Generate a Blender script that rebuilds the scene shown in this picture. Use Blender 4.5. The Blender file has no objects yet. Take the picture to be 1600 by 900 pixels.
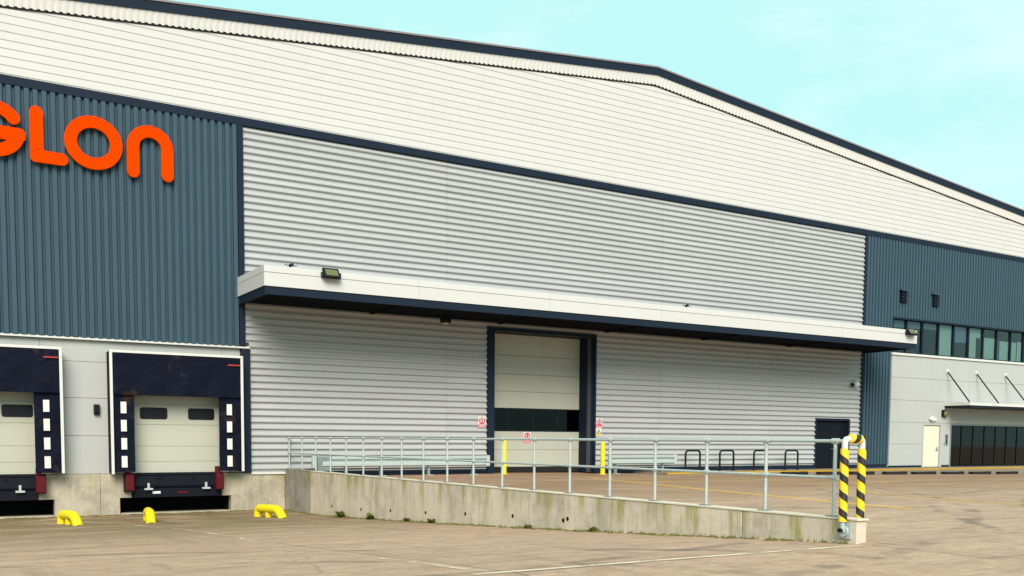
import bpy, bmesh, math, random
from mathutils import Vector, Matrix
random.seed(7)
R = math.radians
scene = bpy.context.scene
col = scene.collection

# ------------------------------------------------------------------ camera
CAMZ = 1.55
yaw, pitch, roll = R(31.639), R(-4.013), R(0.356)
fw = Vector((math.sin(yaw)*math.cos(pitch), math.cos(yaw)*math.cos(pitch), math.sin(pitch)))
rt = Vector((math.cos(yaw), -math.sin(yaw), 0)); up = rt.cross(fw)
r2 = rt*math.cos(roll)+up*math.sin(roll); u2 = -rt*math.sin(roll)+up*math.cos(roll)
cd = bpy.data.cameras.new('camera'); cam = bpy.data.objects.new('camera', cd); col.objects.link(cam)
M = Matrix((r2, u2, -fw)).transposed().to_4x4(); M.translation = (0, 0, CAMZ)
cam.matrix_world = M
cd.sensor_width = 36; cd.lens = 36*1514.85/1600; cd.shift_y = 342.85/1600
cd.clip_start = 0.1; cd.clip_end = 2000
scene.camera = cam

# ------------------------------------------------------------------ sky, sun, exposure
SUN = Vector((-0.34, -0.72, 0.60)).normalized()
world = bpy.data.worlds.new('World'); scene.world = world; world.use_nodes = True
nt = world.node_tree; nt.nodes.clear()
def wn(t, **k):
    n = nt.nodes.new(t)
    for a, b in k.items(): setattr(n, a, b)
    return n
wo = wn('ShaderNodeOutputWorld'); bg = wn('ShaderNodeBackground'); sky = wn('ShaderNodeTexSky')
sky.sky_type = 'NISHITA'; sky.sun_disc = False
sky.sun_elevation = math.asin(SUN.z); sky.sun_rotation = math.atan2(SUN.x, SUN.y)
sky.air_density = 1.0; sky.dust_density = 2.0; sky.ozone_density = 1.0
mx = wn('ShaderNodeMix', data_type='RGBA'); mx.inputs['Factor'].default_value = 0.8
mx.inputs[7].default_value = (5.9, 10.6, 10.1, 1)            # thin bright veil of high cloud
tc = wn('ShaderNodeTexCoord'); mp = wn('ShaderNodeMapping'); mp.inputs['Scale'].default_value = (2.2, 2.2, 5.5)
mp.inputs['Location'].default_value = (0.35, 0.1, 0.2)
nz = wn('ShaderNodeTexNoise'); nz.inputs['Scale'].default_value = 1.6; nz.inputs['Detail'].default_value = 7; nz.inputs['Roughness'].default_value = 0.62
rp = wn('ShaderNodeValToRGB'); rp.color_ramp.elements[0].position = 0.52; rp.color_ramp.elements[1].position = 0.72
rp.color_ramp.elements[1].color = (0.38, 0.38, 0.38, 1)
m2 = wn('ShaderNodeMix', data_type='RGBA'); m2.inputs[7].default_value = (9.9, 10.6, 10.4, 1)
L = nt.links.new
L(sky.outputs[0], mx.inputs[6]); L(tc.outputs['Generated'], mp.inputs[0]); L(mp.outputs[0], nz.inputs['Vector'])
L(nz.outputs['Fac'], rp.inputs[0]); L(rp.outputs[0], m2.inputs['Factor']); L(mx.outputs[2], m2.inputs[6])
L(m2.outputs[2], bg.inputs['Color']); bg.inputs['Strength'].default_value = 0.092; L(bg.outputs[0], wo.inputs[0])
sl = bpy.data.lights.new('sun', 'SUN'); sl.energy = 4.9; sl.angle = R(36); sl.color = (1.0, 0.88, 0.80)
so = bpy.data.objects.new('sun', sl); col.objects.link(so)
so.rotation_euler = SUN.to_track_quat('Z', 'Y').to_euler(); so.location = SUN*80
vs = scene.view_settings; vs.view_transform = 'Standard'; vs.look = 'None'; vs.gamma = 1; vs.exposure = 0.22; vs.use_curve_mapping = False

# ------------------------------------------------------------------ materials
def new_mat(name):
    m = bpy.data.materials.new(name); m.use_nodes = True
    t = m.node_tree; return m, t, t.nodes['Principled BSDF']
def nd(t, kind, ins=None, **k):
    n = t.nodes.new(kind)
    for a, b in k.items(): setattr(n, a, b)
    if ins:
        for a, b in ins.items():
            if hasattr(b, 'is_output'): t.links.new(b, n.inputs[a])
            else: n.inputs[a].default_value = b
    return n
def math_(t, op, a, b=None, clamp=False):
    n = nd(t, 'ShaderNodeMath', operation=op, use_clamp=clamp)
    for i, v in enumerate((a, b)):
        if v is None: continue
        if hasattr(v, 'is_output'): t.links.new(v, n.inputs[i])
        else: n.inputs[i].default_value = v
    return n.outputs[0]
def noise(t, vec, scale, detail=4, rough=0.55, stretch=None):
    if stretch:
        vec = nd(t, 'ShaderNodeMapping', {'Vector': vec, 'Scale': stretch}).outputs[0]
    return nd(t, 'ShaderNodeTexNoise', {'Vector': vec, 'Scale': scale, 'Detail': detail, 'Roughness': rough}).outputs['Fac']
def ramp(t, v, lo, hi, a=0.0, b=1.0):
    return nd(t, 'ShaderNodeMapRange', {0: v, 1: lo, 2: hi, 3: a, 4: b}, interpolation_type='SMOOTHSTEP').outputs[0]
def mixc(t, f, a, b):
    n = nd(t, 'ShaderNodeMix', data_type='RGBA')
    for i, v in ((0, f), (6, a), (7, b)):
        if hasattr(v, 'is_output'): t.links.new(v, n.inputs[i])
        else: n.inputs[i].default_value = v if i == 0 else (*v[:3], 1)
    return n.outputs[2]
def pos(t): return nd(t, 'ShaderNodeNewGeometry').outputs['Position']
ALB = .70
def surf(name, base, rough=0.55, metal=0.0, var=0.10, scale=1.2, streak=0.0, dirt=None, bump=0.0, bscale=40, spec=0.2, fine=0.0, rnd_=0.0):
    """painted / plain surface: broad tone variation, vertical rain streaks, optional dirt colour"""
    base = [v*ALB for v in base]; dirt = [v*ALB for v in dirt] if dirt else None
    m, t, p = new_mat(name); P = pos(t)
    c = mixc(t, noise(t, P, scale, 5), [v*(1-var) for v in base], [min(1, v*(1+var)) for v in base])
    if fine:
        c = mixc(t, ramp(t, noise(t, P, 14, 6, .7), .35, .75, 0, fine), c, [v*.6 for v in base])
    if streak:
        s = ramp(t, noise(t, P, 3.0, 5, .65, (1.6, 1.6, .09)), .5, .78, 0, streak)
        c = mixc(t, s, c, dirt or [v*.55 for v in base])
    if rnd_:
        oi = nd(t, 'ShaderNodeObjectInfo').outputs['Random']
        c = mixc(t, oi, c, nd(t, 'ShaderNodeMix', {0: rnd_, 6: c, 7: [v*.45 for v in base]+[1]}, data_type='RGBA').outputs[2])
    t.links.new(c, p.inputs['Base Color'])
    p.inputs['Roughness'].default_value = rough; p.inputs['Metallic'].default_value = metal
    p.inputs['Specular IOR Level'].default_value = spec
    rr = ramp(t, noise(t, P, 5, 4), .3, .7, max(.05, rough-.08), min(1, rough+.08)); t.links.new(rr, p.inputs['Roughness'])
    if bump:
        b = nd(t, 'ShaderNodeBump', {'Height': noise(t, P, bscale, 6, .6), 'Strength': bump, 'Distance': .02})
        t.links.new(b.outputs[0], p.inputs['Normal'])
    return m
WHITE = surf('white_sheet', (.68, .68, .67), .5, var=.03, streak=.10, dirt=(.55, .5, .42), rnd_=.05)
SILVER = surf('silver_sheet', (.485, .50, .505), .45, var=.05, scale=.5, streak=.14, dirt=(.36, .34, .30), spec=.5, rnd_=.14)
SOFW = surf('soffit_sheet', (.95, .95, .93), .5, var=.03)
NAVY = surf('navy_trim', (.014, .025, .045), .55, var=.12, streak=.15, spec=.08)
BLUE = surf('blue_sheet', (.050, .096, .132), .5, var=.08, scale=.6, streak=.14, spec=.15)
PANEL = surf('grey_panel', (.50, .52, .50), .45, var=.04, scale=.8, streak=.10, dirt=(.35, .34, .30))
DOORP = surf('door_panel', (.53, .54, .45), .5, var=.05, scale=.9, streak=.12, dirt=(.36, .33, .24))
CREAM = surf('cream_door_paint', (.80, .77, .62), .45, var=.04)
TRIMW = surf('white_trim', (.74, .74, .70), .45, var=.06, scale=3, streak=.12)
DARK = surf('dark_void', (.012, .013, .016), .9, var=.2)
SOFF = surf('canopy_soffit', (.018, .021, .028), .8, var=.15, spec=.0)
CLOTH = surf('black_tarpaulin', (.005, .0075, .018), .65, var=.35, scale=2.2, streak=.3, dirt=(.020, .024, .034), bump=.35, bscale=5, spec=.12)
def cloth_mat():
    m, t, p = new_mat('shelter_cloth'); P = pos(t)
    c = mixc(t, noise(t, P, 2.2, 6, .65), (.0025, .0035, .009), (.006, .0085, .019))
    c = mixc(t, ramp(t, noise(t, P, 1.5, 4, .6, (1, 1, .8)), .60, .70, 0, .75), c, (.030, .018, .011))
    c = mixc(t, ramp(t, noise(t, P, 1.0, 7, .75, (1, 1, 2.5)), .56, .72, 0, .6), c, (.016, .020, .032))
    c = mixc(t, ramp(t, noise(t, P, 9, 2, .5), .76, .80, 0, .5), c, (.12, .12, .13))
    t.links.new(c, p.inputs['Base Color']); p.inputs['Roughness'].default_value = .6; p.inputs['Specular IOR Level'].default_value = .05
    b = nd(t, 'ShaderNodeBump', {'Height': noise(t, P, 3.2, 5, .6, (1, 1, 2)), 'Strength': .6, 'Distance': .06}); t.links.new(b.outputs[0], p.inputs['Normal'])
    return m
CLOTH = cloth_mat()
RUST = surf('brown_scuff', (.045, .026, .016), .8, var=.3, scale=6)
STEEL = surf('galvanised_steel', (.56, .64, .63), .45, .2, var=.14, scale=9, fine=.3)
STEELD = surf('dull_galvanised', (.30, .36, .36), .5, .3, var=.15, scale=6, fine=.3)
BLACKM = surf('black_metal', (.009, .010, .015), .45, var=.2, spec=.2)
NAVYM = surf('leveller_metal', (.006, .008, .015), .6, var=.3, scale=3, fine=.4, spec=.12)
REDR = surf('red_rubber', (.11, .003, .009), .7, var=.2, scale=4, fine=.5)
YELLOW = surf('yellow_paint', (1.0, .78, .012), .5, var=.07, scale=5, fine=.35, streak=.3, dirt=(.35, .22, .05))
ORANGE = surf('orange_letter', (.86, .058, .0005), .6, var=.03, spec=.0)
ORANGES = surf('orange_return', (.93, .20, .03), .5, var=.03)
TAGR = surf('red_tag', (.42, .05, .05), .6)
RED = surf('sign_red', (1.0, .02, .10), .5, var=.05)
SIGNW = surf('sign_white', (.80, .80, .78), .5, var=.03)
SIGNY = surf('sign_yellow', (.85, .66, .03), .5, var=.03)
SIGNK = surf('sign_black', (.02, .02, .02), .5, var=.03)
RUBBER = surf('black_rubber', (.018, .017, .017), .75, var=.3, scale=5)
KERBY = surf('kerb_yellow', (.66, .40, .03), .8, var=.2, scale=2, fine=.6)
PAVE = surf('pavement_concrete', (.30, .25, .19), .85, var=.15, scale=1.5, fine=.3, bump=.2)
ROOFM = surf('roof_sheet', (.30, .32, .33), .5, var=.05)
LENS = surf('lamp_lens', (.15, .16, .06), .25, var=.1)
LENSW = surf('lamp_opal', (.85, .82, .72), .3, var=.03)
BLIND = surf('window_blind', (.45, .56, .47), .7, var=.06)
BLINDB = surf('window_blind_blue', (.16, .22, .30), .7, var=.06)
ROOM = surf('room_wall', (.10, .11, .12), .9, var=.1)
MARK = surf('marker_white', (.82, .80, .78), .5, var=.04, scale=6, fine=.15)
LEAF = surf('weed_leaf', (.13, .17, .025), .7, var=.4, scale=14)
MOSS = surf('moss', (.17, .165, .030), .95, var=.45, scale=7, bump=.8, bscale=60)
COPE = surf('coping_concrete', (.80, .72, .58), .8, var=.12, scale=2, fine=.25)

def concrete(name, base, green=.5, stain=.5):
    base = [v*ALB for v in base]; m, t, p = new_mat(name); P = pos(t)
    c = mixc(t, noise(t, P, .9, 6, .6), [v*.78 for v in base], [v*1.16 for v in base])
    c = mixc(t, ramp(t, noise(t, P, 18, 5, .7), .42, .75, 0, .35), c, [v*.55 for v in base])
    s = ramp(t, noise(t, P, .75, 6, .7, (1, 1, 1.3)), .44, .64, 0, stain)
    c = mixc(t, s, c, (.125, .118, .098))
    s = ramp(t, noise(t, P, 1.6, 7, .75, (1.5, 1.5, .42)), .46, .70, 0, stain*.8)
    c = mixc(t, s, c, (.095, .088, .070))
    s = ramp(t, noise(t, P, 2.4, 7, .75, (2.2, 2.2, .30)), .50, .72, 0, stain*.8)
    c = mixc(t, s, c, [min(1, v*1.4) for v in base])
    zz = nd(t, 'ShaderNodeSeparateXYZ', {0: P}).outputs[2]
    g = math_(t, 'MULTIPLY', ramp(t, noise(t, P, 1.3, 6, .7, (1.6, 1.6, .25)), .46, .64, 0, green*1.6), ramp(t, math_(t, 'ADD', zz, math_(t, 'MULTIPLY', noise(t, P, 2.0, 5, .7, (1.8, 1.8, .1)), .9)), .25, .80, .18, 1))
    c = mixc(t, math_(t, 'MINIMUM', g, .85), c, (.215, .205, .022))
    t.links.new(c, p.inputs['Base Color']); p.inputs['Roughness'].default_value = .88
    b = nd(t, 'ShaderNodeBump', {'Height': noise(t, P, 30, 8, .65), 'Strength': .35, 'Distance': .015})
    t.links.new(b.outputs[0], p.inputs['Normal'])
    return m
CONC = concrete('wall_concrete', (.80, .68, .54), .5, .34)
CONCD = concrete('dark_wall_concrete', (.44, .40, .33), .5, .6)
CONCP = concrete('dock_concrete', (.56, .50, .385), .25, .42)

def ground_mat():
    m, t, p = new_mat('yard_concrete'); P = pos(t)
    sx = nd(t, 'ShaderNodeSeparateXYZ', {0: P})
    X, Yc = sx.outputs[0], sx.outputs[1]
    a = noise(t, P, .16, 6, .6); b = noise(t, P, 1.1, 6, .65); f = noise(t, P, 9, 8, .75)
    c = mixc(t, a, (.31, .182, .115), (.44, .280, .193))
    c = mixc(t, ramp(t, b, .42, .68, 0, .55), c, (0.230, 0.142, 0.089))
    c = mixc(t, ramp(t, f, .40, .72, 0, .55), c, (0.492, 0.344, 0.238))
    # long worn streaks running along the traffic direction and across it
    s = noise(t, P, .9, 7, .72, (.22, 2.4, 1)); c = mixc(t, ramp(t, s, .52, .64, 0, .5), c, (0.151, 0.093, 0.061))
    s = noise(t, P, 1.3, 7, .72, (.18, 2.0, 1)); c = mixc(t, ramp(t, s, .52, .66, 0, .65), c, (0.524, 0.360, 0.238))
    s = noise(t, P, .8, 6, .7, (2.0, .16, 1)); c = mixc(t, ramp(t, s, .56, .68, 0, .4), c, (0.127, 0.086, 0.064))
    f2 = noise(t, P, 2.6, 9, .82); c = mixc(t, ramp(t, f2, .47, .64, 0, .55), c, (.215, .130, .080))
    f5 = noise(t, P, 7.5, 9, .85); c = mixc(t, ramp(t, f5, .50, .60, 0, .55), c, (.27, .18, .13))
    f3 = noise(t, P, 4.6, 8, .78, (.6, 1.5, 1)); c = mixc(t, ramp(t, f3, .50, .66, 0, .5), c, (.52, .355, .235))
    f4 = noise(t, P, 1.9, 6, .7); c = mixc(t, ramp(t, f4, .52, .68, 0, .45), c, (.40, .265, .20))
    # slightly browner surface on the upper yard
    up_ = math_(t, 'MULTIPLY', ramp(t, X, 11.0, 12.5), ramp(t, Yc, 12, 24))
    c = mixc(t, math_(t, 'MULTIPLY', up_, ramp(t, noise(t, P, .5, 5, .6, (.3, 1.6, 1)), .3, .62, .25, .85)), c, (0.198, 0.109, 0.050))
    # damp, mossy band in front of the dock wall
    d = math_(t, 'MULTIPLY', ramp(t, X, 12.0, 11.0), ramp(t, Yc, 15.0, 28.5))
    d = math_(t, 'MULTIPLY', d, ramp(t, noise(t, P, .8, 7, .7, (.5, 1.6, 1)), .36, .56, .25, .95))
    c = mixc(t, d, c, (.135, .098, .038))
    # tyre marks: arcs swept by turning lorries
    for cx, cy, rad, w, k in ((2, 34, 27.5, .16, .5), (2, 34, 25.2, .16, .45), (34, -6, 22.4, .13, .6), (34, -6, 24.4, .13, .55), (-9, -2, 21.2, .15, .55),
                              (-9, -2, 19.0, .15, .45), (30, 36, 21, .14, .5), (22, 2, 8.4, .10, .6), (24, 30, 18, .14, .5)):
        dd = nd(t, 'ShaderNodeVectorMath', {0: P, 1: (cx, cy, 0)}, operation='DISTANCE').outputs['Value']
        e = math_(t, 'ABSOLUTE', math_(t, 'SUBTRACT', dd, rad))
        mk = math_(t, 'MULTIPLY', ramp(t, e, w*.5, w*1.3, 1, 0), ramp(t, noise(t, P, .55, 4, .6), .44, .60, 0, k*.9))
        c = mixc(t, mk, c, (0.051, 0.044, 0.039))
    # dark oil spots
    o = ramp(t, noise(t, P, .62, 3, .5, (1, 1.2, 1)), .76, .80, 0, .55); c = mixc(t, o, c, (0.055, 0.046, 0.039))
    # hairline cracks
    wv = nd(t, 'ShaderNodeVectorMath', {0: P, 1: nd(t, 'ShaderNodeTexNoise', {'Vector': P, 'Scale': .9, 'Detail': 6.0}).outputs['Color']}, operation='ADD').outputs[0]
    ck = nd(t, 'ShaderNodeTexVoronoi', {'Vector': wv, 'Scale': .17}, feature='DISTANCE_TO_EDGE').outputs['Distance']
    c = mixc(t, math_(t, 'MULTIPLY', ramp(t, ck, .0015, .006, 1, 0), ramp(t, noise(t, P, .3, 3), .46, .56, 0, .35)), c, (.09, .07, .055))
    # slab joints every 6 m
    for ax, off in ((X, 5.35), (Yc, 2.62)):
        q = math_(t, 'ABSOLUTE', math_(t, 'SUBTRACT', math_(t, 'FRACT', math_(t, 'MULTIPLY', math_(t, 'SUBTRACT', ax, off), 1/6.0)), .5))
        c = mixc(t, math_(t, 'MULTIPLY', ramp(t, q, .4955, .4985), .7), c, (0.055, 0.046, 0.036))
    t.links.new(c, p.inputs['Base Color'])
    t.links.new(ramp(t, b, .3, .7, .62, .92), p.inputs['Roughness'])
    bu = nd(t, 'ShaderNodeBump', {'Height': noise(t, P, 22, 8, .7), 'Strength': .35, 'Distance': .012})
    t.links.new(bu.outputs[0], p.inputs['Normal']); return m
GROUND = ground_mat()

def worn_paint(name, colr, lo=.44, hi=.6):
    m, t, p = new_mat(name); P = pos(t)
    n1 = noise(t, P, 1.3, 7, .75); n2 = noise(t, P, 16, 5, .7)
    a = ramp(t, math_(t, 'ADD', math_(t, 'MULTIPLY', n1, .7), math_(t, 'MULTIPLY', n2, .3)), lo, hi)
    p.inputs['Base Color'].default_value = (*colr, 1); p.inputs['Roughness'].default_value = .8
    t.links.new(a, p.inputs['Alpha']); return m
YLINE = worn_paint('worn_yellow_paint', (.66, .36, .012), .40, .56)
YLINE2 = worn_paint('strong_yellow_paint', (.72, .40, .012), .33, .48)
WLINE = worn_paint('worn_white_paint', (.58, .46, .33), .46, .60)
WLINE2 = worn_paint('strong_white_paint', (.62, .51, .38), .38, .54)

def hazard():
    m, t, p = new_mat('hazard_tape')
    P = nd(t, 'ShaderNodeTexCoord').outputs['Object']; s = nd(t, 'ShaderNodeSeparateXYZ', {0: P})
    ang = math_(t, 'MULTIPLY', math_(t, 'ARCTAN2', s.outputs[1], s.outputs[0]), 1/(2*math.pi))
    v = math_(t, 'FRACT', math_(t, 'ADD', math_(t, 'MULTIPLY', s.outputs[2], 4.1), math_(t, 'MULTIPLY', ang, 1.0)))
    k = ramp(t, v, .545, .56)
    c = mixc(t, k, (.86, .52, .008), (.012, .011, .012))
    c = mixc(t, ramp(t, noise(t, P, 25, 5, .7), .5, .8, 0, .25), c, (.25, .18, .05))
    t.links.new(c, p.inputs['Base Color']); p.inputs['Roughness'].default_value = .5; return m
HAZ = hazard()

def glass(name, tint, refl=.04):
    m = bpy.data.materials.new(name); m.use_nodes = True; t = m.node_tree; t.nodes.clear()
    o = t.nodes.new('ShaderNodeOutputMaterial'); a = nd(t, 'ShaderNodeBsdfTransparent', {0: (*tint, 1)})
    g = nd(t, 'ShaderNodeBsdfGlossy', {'Roughness': .03}); lw = nd(t, 'ShaderNodeLayerWeight', {'Blend': .5})
    fr = math_(t, 'ADD', math_(t, 'MULTIPLY', math_(t, 'POWER', lw.outputs['Facing'], 4.0), .8), refl)
    w = nd(t, 'ShaderNodeMixShader', {0: fr, 1: a.outputs[0], 2: g.outputs[0]})
    t.links.new(w.outputs[0], o.inputs[0]); return m
GLASS = glass('tinted_glass', (.72, .80, .80))
GLASSD = glass('dark_glass', (.13, .15, .22), .02)

# ------------------------------------------------------------------ mesh helpers
class MB:
    def __init__(s): s.v = []; s.f = []
    def add(s, v, f):
        n = len(s.v); s.v += [tuple(a) for a in v]; s.f += [tuple(i+n for i in q) for q in f]; return s
    def box(s, x0, x1, y0, y1, z0, z1):
        return s.add([(x, y, z) for x in (x0, x1) for y in (y0, y1) for z in (z0, z1)],
                     [(0, 1, 3, 2), (4, 6, 7, 5), (0, 4, 5, 1), (2, 3, 7, 6), (0, 2, 6, 4), (1, 5, 7, 3)])
    def ext(s, poly, fa, fb):
        """poly of 2D points lifted to 3D at both ends by fa / fb"""
        n = len(poly); v = [fa(*p) for p in poly]+[fb(*p) for p in poly]
        return s.add(v, [tuple(range(n))[::-1], tuple(range(n, 2*n))]+[(i, (i+1) % n, n+(i+1) % n, n+i) for i in range(n)])
    def along_x(s, poly, x0, x1): return s.ext(poly, lambda y, z: (x0, y, z), lambda y, z: (x1, y, z))
    def along_y(s, poly, y0, y1): return s.ext(poly, lambda x, z: (x, y0, z), lambda x, z: (x, y1, z))
    def along_z(s, poly, z0, z1): return s.ext(poly, lambda x, y: (x, y, z0), lambda x, y: (x, y, z1))
    def tube(s, pts, r, n=12, caps=True):
        pts = [Vector(p) for p in pts]; k = len(pts); base = len(s.v); prev = None
        for i, p in enumerate(pts):
            d = (pts[min(i+1, k-1)]-pts[max(i-1, 0)]).normalized()
            if prev is None:
                a = Vector((0, 0, 1)) if abs(d.z) < .9 else Vector((1, 0, 0)); e1 = d.cross(a).normalized()
            else: e1 = (prev-d*prev.dot(d)).normalized()
            prev = e1; e2 = d.cross(e1)
            rr = r[i] if isinstance(r, (list, tuple)) else r
            s.v += [tuple(p+(e1*math.cos(t)+e2*math.sin(t))*rr) for t in [2*math.pi*j/n for j in range(n)]]
        for i in range(k-1):
            for j in range(n):
                a, b = base+i*n+j, base+i*n+(j+1) % n; s.f.append((a, b, b+n, a+n))
        if caps: s.f.append(tuple(range(base, base+n))[::-1]); s.f.append(tuple(range(base+(k-1)*n, base+k*n)))
        return s
    def mesh(s, name, mat, smooth=False):
        me = bpy.data.meshes.new(name); me.from_pydata(s.v, [], s.f)
        bm = bmesh.new(); bm.from_mesh(me); bmesh.ops.recalc_face_normals(bm, faces=bm.faces); bm.to_mesh(me); bm.free()
        me.materials.append(mat)
        if smooth:
            me.polygons.foreach_set('use_smooth', [True]*len(me.polygons)); me.set_sharp_from_angle(angle=R(40))
        return me
WL = {}
def link(name, data, parent=None, loc=(0, 0, 0)):
    o = bpy.data.objects.new(name, data); col.objects.link(o); loc = Vector(loc)
    if parent is not None:
        o.parent = parent; o.matrix_parent_inverse = Matrix.Translation(-WL[parent])
    o.location = loc; WL[o] = loc; return o
def part(name, mb, mat, parent=None, smooth=False, bevel=0, loc=(0, 0, 0)):
    o = link(name, mb.mesh(name, mat, smooth), parent, loc)
    if bevel:
        b = o.modifiers.new('bevel', 'BEVEL'); b.width = bevel; b.segments = 2; b.limit_method = 'ANGLE'
    return o
def tag(o, label, cat, group=None):
    o['label'] = label; o['category'] = cat
    if group: o['group'] = group
    return o
def thing(name, loc, label, cat, group=None): return tag(link(name, None, None, loc), label, cat, group)
def struct(o): o['kind'] = 'structure'; return o
def B(*a): return MB().box(*a)
def arc(cx, cz, r, a0, a1, n): return [(cx+r*math.cos(a0+(a1-a0)*i/n), cz+r*math.sin(a0+(a1-a0)*i/n)) for i in range(n+1)]

# ------------------------------------------------------------------ ground
LOW = [(-400, .15), (8.6, .15), (10.46, .06), (13.5, -.12), (17.9, -.36), (24, -.67), (29, -.90), (30.5, -.93), (400, -.93)]
def interp(t, x):
    for (a, b), (c, d) in zip(t, t[1:]):
        if x <= c: return b+(d-b)*(x-a)/(c-a)
    return t[-1][1]
def zlow(y): return interp(LOW, y)
def zup(x, y):
    k = max(0, min(1, (y-9)/20)); return .15+.06*k-.0115*max(0, min(x, 60)-19)
def gz(x, y):
    return zlow(y) if x < 11.1 else zup(x, y)
xs = [-400, -150, -60, -30, -15]+[-10+2*i for i in range(10)]+[9, 10, 10.6, 11.09, 11.15, 11.8, 13, 15, 17, 19]+[21+3*i for i in range(16)]+[75, 100, 160, 400]
ys = [-400, -150, -60, -30, -15, -8, -4, 0, 3, 6, 7.5, 8.6, 9.4, 10.46]+[12+1.5*i for i in range(13)]+[31.5, 33, 36, 40, 60, 100, 200, 400]
g = MB(); nx, ny = len(xs), len(ys)
g.v = [(x, y, gz(x, y)) for x in xs for y in ys]
g.f = [(i*ny+j, (i+1)*ny+j, (i+1)*ny+j+1, i*ny+j+1) for i in range(nx-1) for j in range(ny-1)]
struct(part('ground', g, GROUND))
def painted(name, pts, w, mat):
    """flat paint strip following the ground along a polyline"""
    m = MB(); P = [Vector((*p, 0)) for p in pts]; q = []
    for a, b in zip(P, P[1:]):
        k = max(1, int((b-a).length/.5)); q += [a+(b-a)*i/k for i in range(k)]
    q.append(P[-1])
    for i, p in enumerate(q):
        d = (q[min(i+1, len(q)-1)]-q[max(i-1, 0)]).normalized(); n = Vector((-d.y, d.x, 0))*w/2
        for s in (-1, 1):
            v = p+n*s; m.v.append((v.x, v.y, gz(v.x, v.y)+.005))
    m.f = [(2*i, 2*i+1, 2*i+3, 2*i+2) for i in range(len(q)-1)]
    return struct(part(name, m, mat))
painted('white_line', [(4.75, 30.0), (5.45, 24.2), (5.4, 20), (5.12, 14.3), (5.1, 11.3), (5.15, 8.9)], .11, WLINE)
painted('white_line', [(4.9, 8.72), (7.2, 8.72), (10.9, 8.62)], .13, WLINE2)
painted('white_line', [(-.4, 30.0), (-.2, 24), (-.2, 9)], .11, WLINE)
painted('yellow_line', [(20.6, 28.2), (19.5, 23.1), (18.7, 20.1), (18.25, 17.2), (17.8, 14.6), (17.5, 12.6)], .15, YLINE2)
for x0 in (21.9, 24.3, 26.7, 29.1, 31.5, 33.9):
    painted('yellow_line', [(x0, 29.8), (x0, 25.2)], .15, YLINE)
painted('yellow_line', [(20.6, 25.0), (36, 25.0)], .15, YLINE)
painted('yellow_line', [(20.4, 15.2), (21.2, 14.6), (21.8, 12.8)], .15, YLINE)
painted('yellow_line', [(22.5, 17.7), (21.6, 14.3), (20.9, 11.5)], .15, YLINE)
painted('yellow_line', [(31.0, 23.2), (28.0, 22.4), (25.4, 21.9)], .15, YLINE)
painted('yellow_line', [(12.6, 30.2), (20.4, 30.2)], .15, YLINE)
painted('white_line', [(33, 22.6), (44, 22.3)], .10, WLINE)

# raised footway with a yellow kerb in front of the office
kb = MB(); kb.along_x([(30.98, -.4), (30.98, .196), (33.2, .196), (33.2, -.4)], 26.5, 80)
struct(part('pavement', kb, PAVE))
kb = MB(); x = 26.5
while x < 78:
    kb.along_x([(30.80, -.4), (30.80, .18), (30.83, .206), (30.97, .206), (30.97, -.4)], x, x+.905); x += .915
kerb = struct(part('kerb', kb, PAVE))
part('yellow_paint', MB().box(26.5, 78, 30.795, 30.965, .208, .2125).box(26.5, 78, 30.790, 30.797, .15, .207), KERBY, kerb)

# ------------------------------------------------------------------ warehouse
FY = 33.0                                     # cladding face
BX0, BX1 = -20.0, 75.0
AP, APZ, SL, SR = 27.3, 16.66, .100, .0935   # gable apex and slopes
def zs(x): return APZ-(SL*(AP-x) if x < AP else SR*(x-AP))
wh = thing('warehouse', (AP, FY, 0), 'large warehouse with white gable, silver ribbed wall and blue cladding', 'warehouse')
OPEN = [(19.30, 24.18, .0, 5.80), (37.86, 40.28, .0, 2.58), (.62, 3.36, .3, 3.0), (6.10, 8.86, .3, 3.0), (43.5, 62.0, 6.2, 7.93), (46.2, 47.7, 0, 2.47), (48.6, 58.2, 0, 2.47)]
def wall_cells(x0, x1, z0, z1, ops):
    """rectangles of the wall that remain around the openings"""
    X = sorted({x0, x1, *[min(max(v, x0), x1) for o in ops for v in o[:2]]}); out = []
    for a, b in zip(X, X[1:]):
        cut = sorted((max(z0, o[2]), min(z1, o[3])) for o in ops if o[0] <= a+1e-6 and o[1] >= b-1e-6); z = z0
        for p, q in cut:
            if p > z+1e-6: out.append((a, b, z, p))
            z = max(z, q)
        if z < z1-1e-6: out.append((a, b, z, z1))
    return out
core = MB()
for a, b, c, d in wall_cells(BX0, BX1, .2, 11.95, OPEN): core.box(a, b, FY+.06, FY+.28, c, d)
core.along_y([(BX0, 11.95), (BX1, 11.95), (BX1, zs(BX1)+.1), (AP, APZ+.1), (BX0, zs(BX0)+.1)], FY+.06, FY+.28)
core.box(BX0, BX0+.3, FY+.28, 80, -.9, 12); core.box(BX1-.3, BX1, FY+.28, 80, -.2, 12); core.box(BX0, BX1, 80, 80.3, -.9, 12)
part('inner_wall', core, ROOM, wh)

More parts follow.
